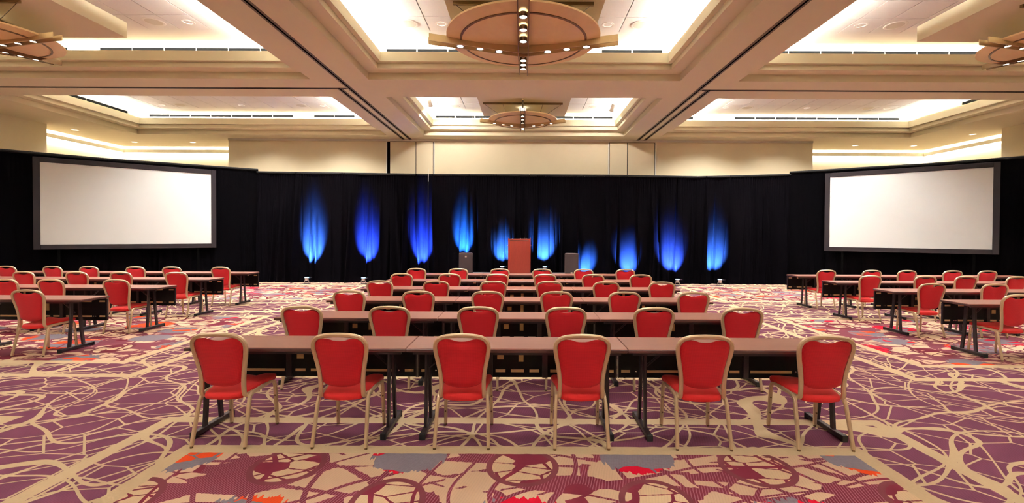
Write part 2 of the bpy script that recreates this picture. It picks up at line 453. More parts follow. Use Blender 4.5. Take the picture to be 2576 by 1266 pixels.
# walls
XL, XR = -15.4, 15.4
def wall(name, boxes, label):
    mb = MB()
    for b in boxes: mb.box(*b)
    return tag(O(name, mb.mesh(name, 'wall_paint')), label, kind='structure')
wall_front = wall('wall_front', [(-10.9, 10.65, WY, WY + .25, 0, ZS + .01)], 'beige front wall above the black drape')
wall('wall_left', [(XL - .3, XL, YB, 15.05, 0, ZS + .01), (-16.7, XL - .3, 14.8, 15.05, 0, ZS + .01), (-16.7, -16.4, 15.05, 19.4, 0, ZS + .01)], 'beige side wall beside the projection screen')
wall('wall_right', [(XR, XR + .3, YB, 15.05, 0, ZS + .01), (XR + .3, 16.7, 14.8, 15.05, 0, ZS + .01), (16.4, 16.7, 15.05, 19.4, 0, ZS + .01)], 'beige side wall at the far side of the hall')
wall('wall_alcove_left', [(-16.4, -10.65, 19.1, 19.4, 0, ZS + .01), (-10.9, -10.65, WY + .25, 19.1, 0, ZS + .01)], 'pale alcove wall washed by cove light')
wall('wall_alcove_right', [(10.4, 16.4, 19.1, 19.4, 0, ZS + .01), (10.4, 10.65, WY + .25, 19.1, 0, ZS + .01)], 'pale alcove wall washed by cove light')
wall('wall_back', [(XL, XR, YB - .3, YB, 0, ZS + .01)], 'beige wall behind the rows of tables')
# thin pale trim where the front wall meets the soffit
tag(O('trim_1', MB().box(-10.9, 10.65, WY - .03, WY, ZS - .07, ZS).mesh('trim_1', 'white_paint')), 'pale trim strip along the top of the front wall', kind='structure')
# alcove light ledges
n_trim = 2
for sx in (-1, 1):
    xe = 10.9 if sx < 0 else 10.65
    for (a, b) in (((min(sx * 16.4, sx * xe), max(sx * 16.4, sx * xe)), (19.1 - .14, 19.1)), ((min(sx * 16.4, sx * 16.26), max(sx * 16.4, sx * 16.26)), (15.05, 19.1))):
        mb = MB()
        if b[1] - b[0] < 1: mb.box(a[0], a[1], b[0], b[0] + .025, ZS - .23, ZS - .10)
        else:
            xx = (a[1] - .025, a[1]) if sx < 0 else (a[0], a[0] + .025)
            mb.box(xx[0], xx[1], b[0], b[1], ZS - .23, ZS - .10)
        tag(O('trim_%d' % n_trim, mb.mesh('trim', 'white_paint')), 'light valance under the alcove ceiling', kind='structure'); n_trim += 1
    cxm = sx * (16.4 + xe) / 2
    for (up_, pw) in ((True, 1.0), (False, 2.2)):
        area('valance_lamp', (cxm, 19.045, ZS - (.15 if up_ else .17)), 16.4 - xe - .2, .06, ALC_W * 5.5 * pw, COVE_COL, up_)
        area('valance_lamp', (sx * 16.345, 17.1, ZS - (.15 if up_ else .17)), .06, 3.8, ALC_W * 4 * pw, COVE_COL, up_)
# pocket doors of the folding walls in the front wall
def pocket(name, edges, dark, label):
    d = E(name, ((edges[0] + edges[-1]) / 2, WY, 0)); tag(d, label, kind='structure')
    ox = (edges[0] + edges[-1]) / 2
    for a, b in zip(edges[:-1], edges[1:]):
        O('door_panel', MB().box(a + .012 - ox, b - .012 - ox, -.035, 0, 0, ZS - .1).mesh('door_panel', 'wall_paint', bevel=.004), d)
    O('door_gap', MB().box(edges[0] - ox - .01, edges[-1] - ox + .01, -.008, .001, 0, ZS - .085).mesh('door_gap', 'dark_gap'), d)
    for e in (edges[0] - .05 - (.09 if dark else 0), edges[-1] + .01):
        O('door_jamb', MB().box(e - ox, e + .04 - ox, -.045, 0, 0, ZS - .08).mesh('door_jamb', 'white_paint'), d)
    if dark:
        O('open_gap', MB().box(edges[0] - .1 - ox, edges[0] - .01 - ox, -.02, 0, 0, ZS - .1).mesh('open_gap', 'dark_gap'), d)
pocket('door_1', [-4.94, -3.98, -3.34], True, 'beige folding wall pocket doors with an open black gap')
pocket('door_2', [3.15, 3.81, 4.82], False, 'closed beige folding wall pocket doors')

# ------------------------------------------------------------------ drapes and screens
def drape(name, p0, p1, top0, top1, mat, label, seed, nfold, amp, group):
    """velvet panel between two floor points with gathered folds"""
    p0, p1 = Vector((*p0, 0)), Vector((*p1, 0)); L = (p1 - p0).length; d = (p1 - p0) / L; nrm = Vector((d.y, -d.x, 0))
    rnd = random.Random(seed); nu = int(L / .022); nv = 26
    ridges = []
    for q in range(int(L * 6.5)):
        ridges.append((rnd.uniform(.05, L - .05), rnd.choice((.25, .45, .7, 1.0, 1.35)) * rnd.uniform(.7, 1.2), rnd.uniform(.022, .055), rnd.uniform(-.16, .16), rnd.uniform(.55, 1.15), rnd.choice((1, 1, 1, -1))))
    ph1, ph2 = rnd.uniform(0, 6), rnd.uniform(0, 6)
    root = E(name, tuple(p0), 0, label, 'curtain', group)
    mb = MB()
    for j in range(nv + 1):
        v = j / nv
        for i in range(nu + 1):
            u = i / nu * L; top = top0 + (top1 - top0) * (i / nu); z = top * v
            h = 1 - v
            off = amp * .3 * (math.sin(u * 4.3 + ph1) + math.sin(u * 9.1 + ph2 + h)) * (.3 + .7 * h)
            for (uc, am, wd, dr_, vt, sg) in ridges:
                if v > vt: continue
                cu = uc + dr_ * h * h; wk = wd * (.45 + .9 * h); e_ = (u - cu) / wk
                if abs(e_) < 3: off += sg * amp * am * math.exp(-abs(e_) ** 1.5) * min(1, (vt - v) * 2.2) ** .7
            off += amp * .18 * math.sin(u * 2 * PI / .085) * v ** 6
            if v < .04: off += .05 * (1 - v / .04)
            edge = min(u, L - u); off *= min(1, edge / .08)
            q = d * u + nrm * (max(off, -amp * 1.4) + amp * 1.5)
            mb.v.append((q.x, q.y, z))
    for j in range(nv):
        for i in range(nu):
            a = j * (nu + 1) + i; mb.f.append((a, a + 1, a + nu + 2, a + nu + 1))
    O('cloth', mb.mesh('cloth', mat, smooth=False), root)
    cl = root.children[0]; cl.data.polygons.foreach_set('use_smooth', [True] * len(cl.data.polygons))
    e = d * L; hem = MB()
    hem.sweep([(d * .01 + nrm * amp * 1.5 + Vector((0, 0, top0 - .03))), (e - d * .01 + nrm * amp * 1.5 + Vector((0, 0, top1 - .03)))], lambda j, tg: (0, 0, 1), .075, .09)
    O('rod_pocket', hem.mesh('rod_pocket', 'drape_top'), root)
    return root
DY = 16.52
dr = [(-9.34, -6.25, 3.86, 3.83, 'left of the lectern with one bright blue beam near its middle', 11),
      (-6.25, -3.28, 3.83, 3.80, 'with two blue beams, ending at the white pole', 22),
      (-3.28, 0.2, 3.80, 3.80, 'behind the lectern and one loudspeaker', 33),
      (0.2, 3.0, 3.80, 3.80, 'beside the lectern with a blue beam behind a loudspeaker', 44),
      (3.0, 6.1, 3.80, 3.76, 'carrying the two blue beams right of the stage', 55),
      (6.1, 9.33, 3.76, 3.86, 'mostly dark, with one blue beam at its inner edge', 66)]
for (a, b, t0, t1, lb, sd) in dr:
    drape('velvet_drape', (a, DY), (b, DY), t0, t1, 'velvet', 'black velvet drape panel ' + lb, sd, (b - a) / .42, .15, 'stage drape panels')
po = E('drape_pole', (-3.28, 16.0, 0), 0, 'thin upright pole with a white tip at a seam of the black drape', 'pole')
O('pole', MB().tube((0, 0, .012), (0, 0, 3.5), .009, 8).mesh('pole', 'rubber'), po)
O('pole_tip', MB().tube((0, 0, 3.5), (0, 0, 3.95), .009, 8).mesh('pole_tip', 'white_paint'), po)
O('base_plate', MB().box(-.15, .15, -.08, .08, 0, .012).mesh('base_plate', 'black_metal'), po)
# angled side drapes
for sx, word in ((-1, 'left'), (1, 'right')):
    A, B, Cc = (sx * 9.35, 16.4), (sx * 12.7, 14.22), (sx * 15.2, 11.75)
    if sx < 0:
        drape('velvet_drape', B, A, 3.95, 3.95, 'velvet_side', 'plain black drape between the left projection screen and the blue-lit drape', 71, 8, .035, 'side drape panels')
        drape('velvet_drape', Cc, B, 3.95, 3.95, 'velvet_side', 'plain black drape behind the outer edge of the left projection screen', 72, 8, .035, 'side drape panels')
    else:
        drape('velvet_drape', A, B, 3.95, 3.95, 'velvet_side', 'plain black drape between the right projection screen and the blue-lit drape', 73, 8, .035, 'side drape panels')
        drape('velvet_drape', B, Cc, 3.95, 3.95, 'velvet_side', 'plain black drape behind the outer edge of the right projection screen', 74, 8, .035, 'side drape panels')
def screen(pl, pr, zb, zt, label):
    """framed projection screen between two floor points (image left to right)"""
    pl, pr = Vector((*pl, 0)), Vector((*pr, 0)); d = pr - pl; L = d.length; ang = math.atan2(d.y, d.x)
    r = E('projection_screen', (pl.x, pl.y, zb), ang, label, 'screen', 'projection screens'); H = zt - zb; b = .14
    O('screen_surface', MB().box(b - .01, L - b + .01, .02, .03, b - .01, H - b + .01).mesh('screen_surface', 'screen_white'), r)
    for nm, bx in (('frame_side', (0, b, 0, .06, 0, H)), ('frame_side', (L - b, L, 0, .06, 0, H)), ('frame_top', (b, L - b, 0, .06, H - b, H)), ('frame_bottom', (b, L - b, 0, .06, 0, b))):
        O(nm, MB().box(*bx).mesh(nm, 'screen_frame', bevel=.006), r)
    for q in (.5, L - .5):                       # T-legs down to the floor behind the drape skirt
        O('leg', MB().box(q - .03, q + .03, .02, .06, -zb, .05).box(q - .04, q + .04, -.12, .1, -zb, -zb + .03).mesh('leg', 'dark_gap'), r)
screen((-13.55, 12.85), (-10.27, 15.55), 1.21, 3.79, 'large white projection screen left of the stage, in a charcoal frame')
screen((10.02, 15.5), (13.2, 12.9), 1.2, 3.78, 'large white projection screen right of the stage, in a black frame')

# ------------------------------------------------------------------ stage, lectern, loudspeakers
st = E('stage', (-.13, 15.1, 0), 0, 'low dark stage platform with a grey top under the lectern', 'stage')
O('deck', MB().box(-2.2, 2.2, -1.0, .82, .36, .4).mesh('deck', 'stage_top', bevel=.005), st)
O('skirt', MB().box(-2.19, 2.19, -.99, .81, 0, .36).mesh('skirt', 'stage_skirt'), st)
le = E('lectern', (-.13, 14.8, .4), 0, 'tall reddish wooden lectern standing on the stage', 'lectern')
O('front_panel', MB().box(-.33, .33, -.28, -.255, .02, 1.17).mesh('front_panel', 'mahogany', bevel=.004), le)
O('groove', MB().box(-.295, .295, -.283, -.279, 1.10, 1.118).mesh('groove', 'walnut_edge'), le)
for s in (-1, 1):
    O('side_panel', MB().box(s * .33 - (.02 if s > 0 else 0), s * .33 + (.02 if s < 0 else 0), -.255, .26, .02, 1.12).mesh('side_panel', 'mahogany'), le)
    O('edge_post', MB().box(s * .34 - .012, s * .34 + .012, -.285, -.25, .02, 1.185).mesh('edge_post', 'mahogany', bevel=.003), le)
    O('corner_cap', MB().lathe([(.0, .02), (.009, .018), (.009, 0), (0, 0)], 10, (s * .34, -.268, 1.185)).mesh('corner_cap', 'chrome'), le)
    O('side_knob', MB().tube((s * .35, -.1, .95), (s * .385, -.1, .95), .012, 8).mesh('side_knob', 'chrome'), le)
O('reading_top', MB().box(-.31, .31, -.255, .27, 1.12, 1.145).mesh('reading_top', 'mahogany'), le)
O('plinth', MB().box(-.32, .32, -.26, .25, 0, .02).mesh('plinth', 'rubber'), le)
def loudspeaker(x, label, badge):
    r = E('loudspeaker', (x, 15.05, .4), 0, label, 'loudspeaker', 'stage loudspeakers')
    mb = MB(); pts = [(-.225, -.2), (.225, -.2), (.15, .2), (-.15, .2)]
    i = len(mb.v); mb.v += [(a, b, .02) for a, b in pts] + [(a, b, .70) for a, b in pts]
    mb.f += [(0, 3, 2, 1), (4, 5, 6, 7)] + [(q, (q + 1) % 4, 4 + (q + 1) % 4, 4 + q) for q in range(4)]
    O('cabinet', mb.mesh('cabinet', 'speaker_box', bevel=.012), r)
    O('grille', MB().box(-.205, .205, -.212, -.198, .04, .64).mesh('grille', 'speaker_grille', bevel=.004), r)
    O('top_band', MB().box(-.215, .215, -.208, -.198, .645, .69).mesh('top_band', 'speaker_box', bevel=.003), r)
    O('badge', MB().box(-.03, .03, -.217, -.211, badge, badge + .05).mesh('badge', 'badge', bevel=.004), r)
    for a in (-.17, .17):
        O('foot', MB().lathe([(0, 0), (.02, 0), (.02, .02), (0, .02)], 10, (a, -.15, 0)).mesh('foot', 'rubber'), r)
        O('foot', MB().lathe([(0, 0), (.02, 0), (.02, .02), (0, .02)], 10, (a * .7, .15, 0)).mesh('foot', 'rubber'), r)
loudspeaker(-1.84, 'dark loudspeaker left of the lectern, badge near its top', .56)
loudspeaker(1.54, 'dark loudspeaker right of the lectern, badge near its bottom', .05)

# ------------------------------------------------------------------ blue uplights
def make_uplight():
    r = E('uplight', (0, 0, 0))
    O('base_plate', MB().box(-.10, .10, -.09, .09, 0, .012).mesh('base_plate', 'black_metal', bevel=.003), r)
    for s in (-1, 1):
        O('leg', MB().box(s * .07 - .008, s * .07 + .008, -.012, .012, .012, .12).mesh('leg', 'chrome', bevel=.002), r)
    O('housing', MB().lathe([(0, .09), (.05, .09), (.062, .12), (.062, .185), (.07, .19), (.07, .2), (0, .2)], 16).mesh('housing', 'chrome', smooth=True), r)
    O('lens', MB().lathe([(0.001, .218), (.066, .216), (.066, .2)], 16).mesh('lens', 'blue_glow'), r)
    O('filter_frame', MB().box(-.055, .15, -.075, .075, .2, .2035).mesh('filter_frame', 'chrome'), r)
    return r
up = make_uplight()
UPX = [(-7.34, 0, 'leftmost uplight, alone on the floor at the left end of the drape', 2.95, (.06, .26, 1.0)),
       (-5.42, 0, 'floor uplight below the second blue beam from the left', 2.9, (.03, .10, 1.0)),
       (-3.55, 0, 'uplight below the broad blue beam beside the white pole', 3.0, (.025, .09, 1.0)),
       (-2.05, .4, 'uplight behind the loudspeaker left of the lectern', 2.7, (.02, .2, .85)),
       (-.72, .4, 'stage uplight just left of the lectern', 2.2, (.05, .28, 1.0)),
       (.72, .4, 'stage uplight just right of the lectern', 2.6, (.05, .25, 1.0)),
       (2.2, 0, 'uplight right of the second loudspeaker with a short white-hot beam', 2.0, (.05, .25, 1.0)),
       (3.66, 0, 'uplight below the third blue beam from the right', 2.4, (.05, .2, 1.0)),
       (5.22, 0, 'floor uplight second from the right, below a tall blue beam', 2.8, (.05, .16, 1.0)),
       (6.66, 0, 'rightmost uplight on the carpet at the end of the blue beams', 2.8, (.06, .26, 1.0))]
for i, (x, z, lb, hgt, c) in enumerate(UPX):
    o = up if i == 0 else copy_tree(up)
    yy = 15.74
    o.location = (x, yy, z); tag(o, lb, 'uplight', 'blue stage uplights')
    low = i >= 4
    spot('uplight_beam', (x, yy, z + .235), (x + random.uniform(-.04, .04), DY - .1, z + .225 + (hgt * .28 if low else hgt * .42)), UP_W * (hgt / 2.8) ** 2 * (.6 if low else 1.4), c, 60 if low else 40, 1.0, .03)

# ------------------------------------------------------------------ folding tables
TL, TD, TH = 1.83, .457, .75
def make_table(insL, insR):
    r = E('folding_table', (0, 0, 0))
    top = O('tabletop', MB().box(-TL / 2 + .002, TL / 2 - .002, 0, TD, TH - .034, TH).mesh('tabletop', 'walnut', bevel=.004), r)
    eb = MB().box(-TL / 2 + .001, TL / 2 - .001, -.003, TD + .003, TH - .032, TH - .006)
    O('edge_band', eb.mesh('edge_band', 'walnut_edge', bevel=.003), r)
    O('apron', MB().box(-TL / 2 + .05, TL / 2 - .05, .03, .055, TH - .06, TH - .034).mesh('apron', 'black_metal'), r)
    # modesty panel
    py = TD - .035
    O('modesty_panel', MB().box(-TL / 2 + .015, TL / 2 - .015, py, py + .018, .385, TH - .045).mesh('modesty_panel', 'black_board', bevel=.002), r)
    for s in (-1, 1):
        O('panel_end_cap', MB().box(s * (TL / 2 - .009) - .006, s * (TL / 2 - .009) + .006, py - .002, py + .022, .383, TH - .043).mesh('panel_end_cap', 'black_metal'), r)
    segs = [(-.88, -.80), (-.68, -.30), (-.20, -.11), (-.06, .06), (.11, .20), (.30, .68), (.80, .88)]
    for z in (.445, .668):
        for (a, b) in segs:
            O('metal_strip', MB().box(a, b, py - .006, py, z - .012, z + .012).mesh('metal_strip', 'alu_strip'), r)
    for xx in (-.745, -.715, .715, .745):
        O('bolt', MB().lathe([(0, .006), (.008, .004), (.009, 0)], 8).mesh('bolt', 'bolt'), r).matrix_basis = Matrix.Translation((xx, py - .004, .445)) @ Matrix.Rotation(PI / 2, 4, 'X')
    for xx in (-.25, .25):
        O('panel_bracket', MB().box(xx - .024, xx + .024, py - .03, py - .004, .39, TH - .034).mesh('panel_bracket', 'black_metal', bevel=.002), r)
    O('paper_tag', MB().box(-.185, -.125, py - .009, py - .006, .55, .605).mesh('paper_tag', 'tag_paper'), r)
    O('paper_tag', MB().box(.01, .055, py - .009, py - .006, .53, .63).mesh('paper_tag', 'tag_paper'), r)
    # T legs
    for s, ins in ((-1, insL), (1, insR)):
        x = s * (TL / 2 - ins)
        fb = O('foot_bar', MB().box(x - .022, x + .022, -.02, TD + .02, .012, .052).mesh('foot_bar', 'black_metal', bevel=.004), r)
        for yy in (-.02, TD + .02):
            O('end_cap', MB().box(x - .024, x + .024, yy - .014, yy + .014, 0, .054).mesh('end_cap', 'rubber', bevel=.003), fb)
        for k, (yt, ybm) in enumerate(((.155, .12), (.28, .335))):
            path = [(x, ybm + (yt - ybm) * (1 - (1 - q) ** 1.8), .05 + (TH - .084) * q) for q in [i / 8 for i in range(9)]]
            O('upright', MB().sweep(path, lambda j, tg: (1, 0, 0), .024, .05, .2).mesh('upright', 'black_metal'), r)
        O('leg_plate', MB().box(x - .03, x + .03, .09, .35, TH - .046, TH - .034).mesh('leg_plate', 'black_metal'), r)
        br = MB().tube((x - s * .01, .22, .53), (x - s * .22, .22, TH - .036), .011, 6)
        O('folding_brace', br.mesh('folding_brace', 'black_metal'), r)
    return r
tabs = {}
def table(x, y, kind, label, group, rz=0.0):
    if kind not in tabs:
        o = make_table(*kind); tabs[kind] = o
    else: o = copy_tree(tabs[kind])
    o.location = (x, y, 0); o.rotation_euler = (0, 0, rz); tag(o, label, 'table', group)

# ------------------------------------------------------------------ banquet chairs
def lean(z):                      # how far the back stands behind the rear bend, by height
    q = (z - .44) / .48
    return .062 - .072 * q + .018 * math.sin(max(0, min(1, q)) * PI)
def make_chair():
    r = E('banquet_chair', (0, 0, 0)); r.scale = (1, 1, .985)
    # arched back frame: right half from bottom up, then mirrored
    half = [(.172, .105, .398), (.172, .085, .400), (.172, .068, .412), (.172, .06, .435)]
    for z, hw in ((.48, .169), (.54, .170), (.60, .176), (.66, .186), (.72, .198), (.78, .208), (.815, .211), (.845, .207), (.868, .194), (.885, .178), (.897, .155), (.906, .12), (.911, .08), (.913, .04)):
        half.append((hw, lean(z), z))
    start = [(.172, .16, .402), (.172, .13, .399)]
    R = start + half
    path = R + [(0, lean(.914), .914)] + [(-a, b, c) for (a, b, c) in reversed(R)]
    def side(j, tg):
        p = path[j]
        return (0, 1, 0.15) if p[2] > .45 else (0, .6, .8) if p[2] > .41 else (0, 0.1, 1)
    O('back_frame', MB().sweep(path, side, .032, .032, .24).mesh('back_frame', 'gold_frame', smooth=True), r)
    # backrest cushion
    def inner(z):
        tb = [(.47, .150), (.54, .156), (.60, .162), (.66, .172), (.72, .184), (.78, .194), (.815, .197), (.845, .192), (.868, .178)]
        for (z0, a), (z1, b) in zip(tb, tb[1:]):
            if z <= z1: return a + (b - a) * max(0, (z - z0)) / (z1 - z0)
        return tb[-1][1]
    out = []
    for i in range(13):                                   # bottom arc
        a = -PI / 2 + (i - 6) / 6 * 1.15
        out.append((.155 * math.sin((i - 6) / 6 * PI / 2), .535 - .06 * math.cos((i - 6) / 6 * PI / 2)))
    for z in (.55, .6, .65, .7, .75, .79, .82, .845): out.append((inner(z), z))
    for (x, z) in ((.184, .862), (.165, .876), (.14, .882), (.115, .884), (.092, .882), (.072, .876), (.05, .868), (.025, .864)): out.append((x, z))
    top = [(-x, z) for (x, z) in reversed(out[13:])]
    outline = out + [(0, .863)] + top
    n = len(outline); cz = .68; mb = MB()
    layers = [(-1, 0), (-1, .45), (-1, .8), (-1, .955), (0, 1.0), (1, .955), (1, .8), (1, .45), (1, 0)]
    for (s, k) in layers:
        for (x, z) in outline:
            bulge = .017 * math.sqrt(max(0, 1 - k ** 6)) + .008 * (1 - k * k)
            xx, zz = x * k, cz + (z - cz) * k
            mb.v.append((xx, lean(zz) + s * bulge, zz))
    for L in range(len(layers) - 1):
        for i in range(n):
            a, b = L * n + i, L * n + (i + 1) % n; mb.f.append((a, b, b + n, a + n))
    me = mb.mesh('backrest', 'red_back', smooth=True)
    bm = bmesh.new(); bm.from_mesh(me); bmesh.ops.remove_doubles(bm, verts=bm.verts, dist=1e-5); bmesh.ops.recalc_face_normals(bm, faces=bm.faces); bm.to_mesh(me); bm.free()
    O('backrest', me, r)
    # seat cushion: rounded trapezoid, waterfall front
    so = []
    def arc(cx, cy, rad, a0, a1, k=5):
        for i in range(k + 1):
            a = math.radians(a0 + (a1 - a0) * i / k); so.append((cx + rad * math.cos(a), cy + rad * math.sin(a)))
    arc(.165, .445, .05, 0, 260); arc(-.165, .445, .05, 90, 180)
    arc(-.105, .105, .06, 180, 250); so.append((-.06, .033)); so.append((0, .028)); so.append((.06, .033)); arc(.105, .105, .06, 290, 360)
    n = len(so); mb = MB()
    prof = [(.0, .395), (.5, .395), (.93, .396), (.985, .402), (1.0, .417), (.985, .433), (.94, .443), (.8, .450), (.5, .454), (0, .455)]
    for (k, z) in prof:
        for (x, y) in so:
            yy = .26 + (y - .26) * k
            dz = -.006 if (yy > .45 and z > .44) else 0
            mb.v.append((x * k, yy, z + dz + .026 * (yy - .26) / .25))
    for L in range(len(prof) - 1):
        for i in range(n):
            a, b = L * n + i, L * n + (i + 1) % n; mb.f.append((a, b, b + n, a + n))
    me = mb.mesh('seat', 'red_seat', smooth=True)
    bm = bmesh.new(); bm.from_mesh(me); bmesh.ops.remove_doubles(bm, verts=bm.verts, dist=1e-5); bmesh.ops.recalc_face_normals(bm, faces=bm.faces); bm.to_mesh(me); bm.free()
    O('seat', me, r)
    O('seat_pan', MB().box(-.155, .155, .1, .44, .378, .398).mesh('seat_pan', 'rubber'), r)
    for s in (-1, 1):
        xr, xt, xf, xb = s * .212, s * .196, s * .196, s * .205
        rl = [(xr, 0, .015), (s * .208, .03, .14), (s * .204, .06, .27), (s * .201, .078, .345), (xt, .095, .383), (xt, .125, .403), (xt, .16, .408)]
        l1 = O('leg', MB().sweep(rl, lambda j, tg: (1, 0, 0), .027, .029, .22).mesh('leg', 'gold_frame', smooth=True), r)
        O('seat_rail', MB().sweep([(xt, .155, .408), (xt, .30, .413), (xf, .40, .416)], lambda j, tg: (1, 0, 0), .027, .029, .22).mesh('seat_rail', 'gold_frame', smooth=True), r)
        fl = [(xf, .39, .416), (xf, .42, .413), (xf, .447, .395), (s * .198, .46, .36), (s * .2, .468, .25), (s * .203, .476, .12), (xb, .484, .015)]
        l2 = O('leg', MB().sweep(fl, lambda j, tg: (1, 0, 0), .027, .029, .22).mesh('leg', 'gold_frame', smooth=True), r)
        O('glide', MB().lathe([(0, 0), (.012, 0), (.012, .008), (.007, .018)], 10, (xr, 0.001, 0)).mesh('glide', 'bronze'), l1)
        O('glide', MB().lathe([(0, 0), (.012, 0), (.012, .008), (.007, .018)], 10, (xb, .484, 0)).mesh('glide', 'bronze'), l2)
        for z in (.13, .27):
            yy = .484 - .03 * z - .018
            O('bumper', MB().tube((s * .2025, yy, z), (s * .2025, yy - .01, z), .007, 8).mesh('bumper', 'bronze'), l2)
        O('back_bracket', MB().box(min(s * .155, s * .2), max(s * .155, s * .2), .13, .17, .392, .41).mesh('back_bracket', 'gold_frame', bevel=.003), r)
    return r
chair0 = make_chair()
chair_used = [False]
def chair(x, y, label, group, rz=0.0):
    if not chair_used[0]: o = chair0; chair_used[0] = True
    else: o = copy_tree(chair0)
    o.location = (x, y, 0); o.rotation_euler = (0, 0, rz); tag(o, label, 'chair', group)
    return o

def leg_inset(xc, side, chairs, pref):
    """distance of a T-leg from the table end, as near the preferred one as leaves the chairs clear"""
    best = pref
    for d in sorted([q / 100 for q in range(5, 60)], key=lambda q: abs(q - pref)):
        x = xc + side * (TL / 2 - d)
        if all(abs(x - c) > .255 for c in chairs): return d
    return best
ROWY = [3.82, 5.2, 6.58, 7.98, 9.40, 10.85]
ROWN = ['nearest row of the central block', 'second row of the central block', 'third row of the central block', 'fourth row of the central block', 'fifth row of the central block', 'sixth row of the central block']
ROWX = [[546, 852, 1162, 1467, 1778, 2086], [757, 979, 1203, 1425, 1648, 1871], [877, 1052, 1227, 1401, 1573, 1747],
        [955, 1097, 1241, 1383, 1526, 1667], [1010, 1131, 1251, 1372, 1493, 1613], [1047.5, 1153, 1257.5, 1364, 1469, 1574]]
for rI, yy in enumerate(ROWY):
    cx = -.05
    cxs = [(px - CX) / F * (yy - .19) for px in ROWX[rI]]
    for k in range(3):
        ins = ((.09, .18), (.14, .14), (.18, .07))[k]
        ins = (leg_inset(cx + (k - 1) * TL, -1, cxs, ins[0]), leg_inset(cx + (k - 1) * TL, 1, cxs, ins[1]))
        table(cx + (k - 1) * TL, yy, ins, 'dark walnut folding table, %s of three in the %s' % (('leftmost', 'middle', 'rightmost')[k], ROWN[rI]), 'tables of the central block')
    cy = yy - .19
    for k, px in enumerate(ROWX[rI]):
        x = (px - CX) / F * cy
        chair(x, cy, 'red banquet chair, %s from the left in the %s' % (ORD[k], ROWN[rI]), 'chairs of the central block', random.uniform(-.02, .02))

SIDEY = [6.5, 7.95, 9.45, 10.95]
SIDEN = ['fourth row from', 'third row from', 'second row from', 'row nearest']
LCH = [[66], [290, 125, 8], [442, 302, 191, 57], [554, 431, 339, 222, 130, 14]]
RCH = [[2566], [2348, 2507, 2652], [2192, 2331, 2433, 2562], [2081, 2195, 2284, 2399, 2487]]
for rI, yy in enumerate(SIDEY):
    nT = (1, 2, 3, 3)[rI]
    for side in (-1, 1):
        edge = (-6.2, -6.27, -6.38, -6.48)[rI] if side < 0 else (6.25, 6.33, 6.36, 6.46)[rI]
        word = 'left' if side < 0 else 'right'
        for k in range(nT):
            x = edge + side * (TL / 2 + k * TL)
            cxs = [(px - CX) / F * (yy - .2) for px in (LCH[rI] if side < 0 else RCH[rI])]
            ins = (leg_inset(x, -1, cxs, .30), leg_inset(x, 1, cxs, .30))
            table(x, yy, ins, 'dark walnut folding table, %s from the aisle, %s the %s screen' % (ORD[k], SIDEN[rI], word), 'tables of the %s block' % word)
        cy = yy - .2
        for k, px in enumerate(LCH[rI] if side < 0 else RCH[rI]):
            if px > 2620: continue
            x = (px - CX) / F * cy
            chair(x, cy, 'red banquet chair, %s from the aisle, %s the %s screen' % (ORD[k], SIDEN[rI], word), 'chairs of the %s block' % word, random.uniform(-.03, .03))
table(-6.22 - TL / 2, 5.05, (.33, .33), 'dark folding table cut off by the left edge of the picture', 'tables of the left block')

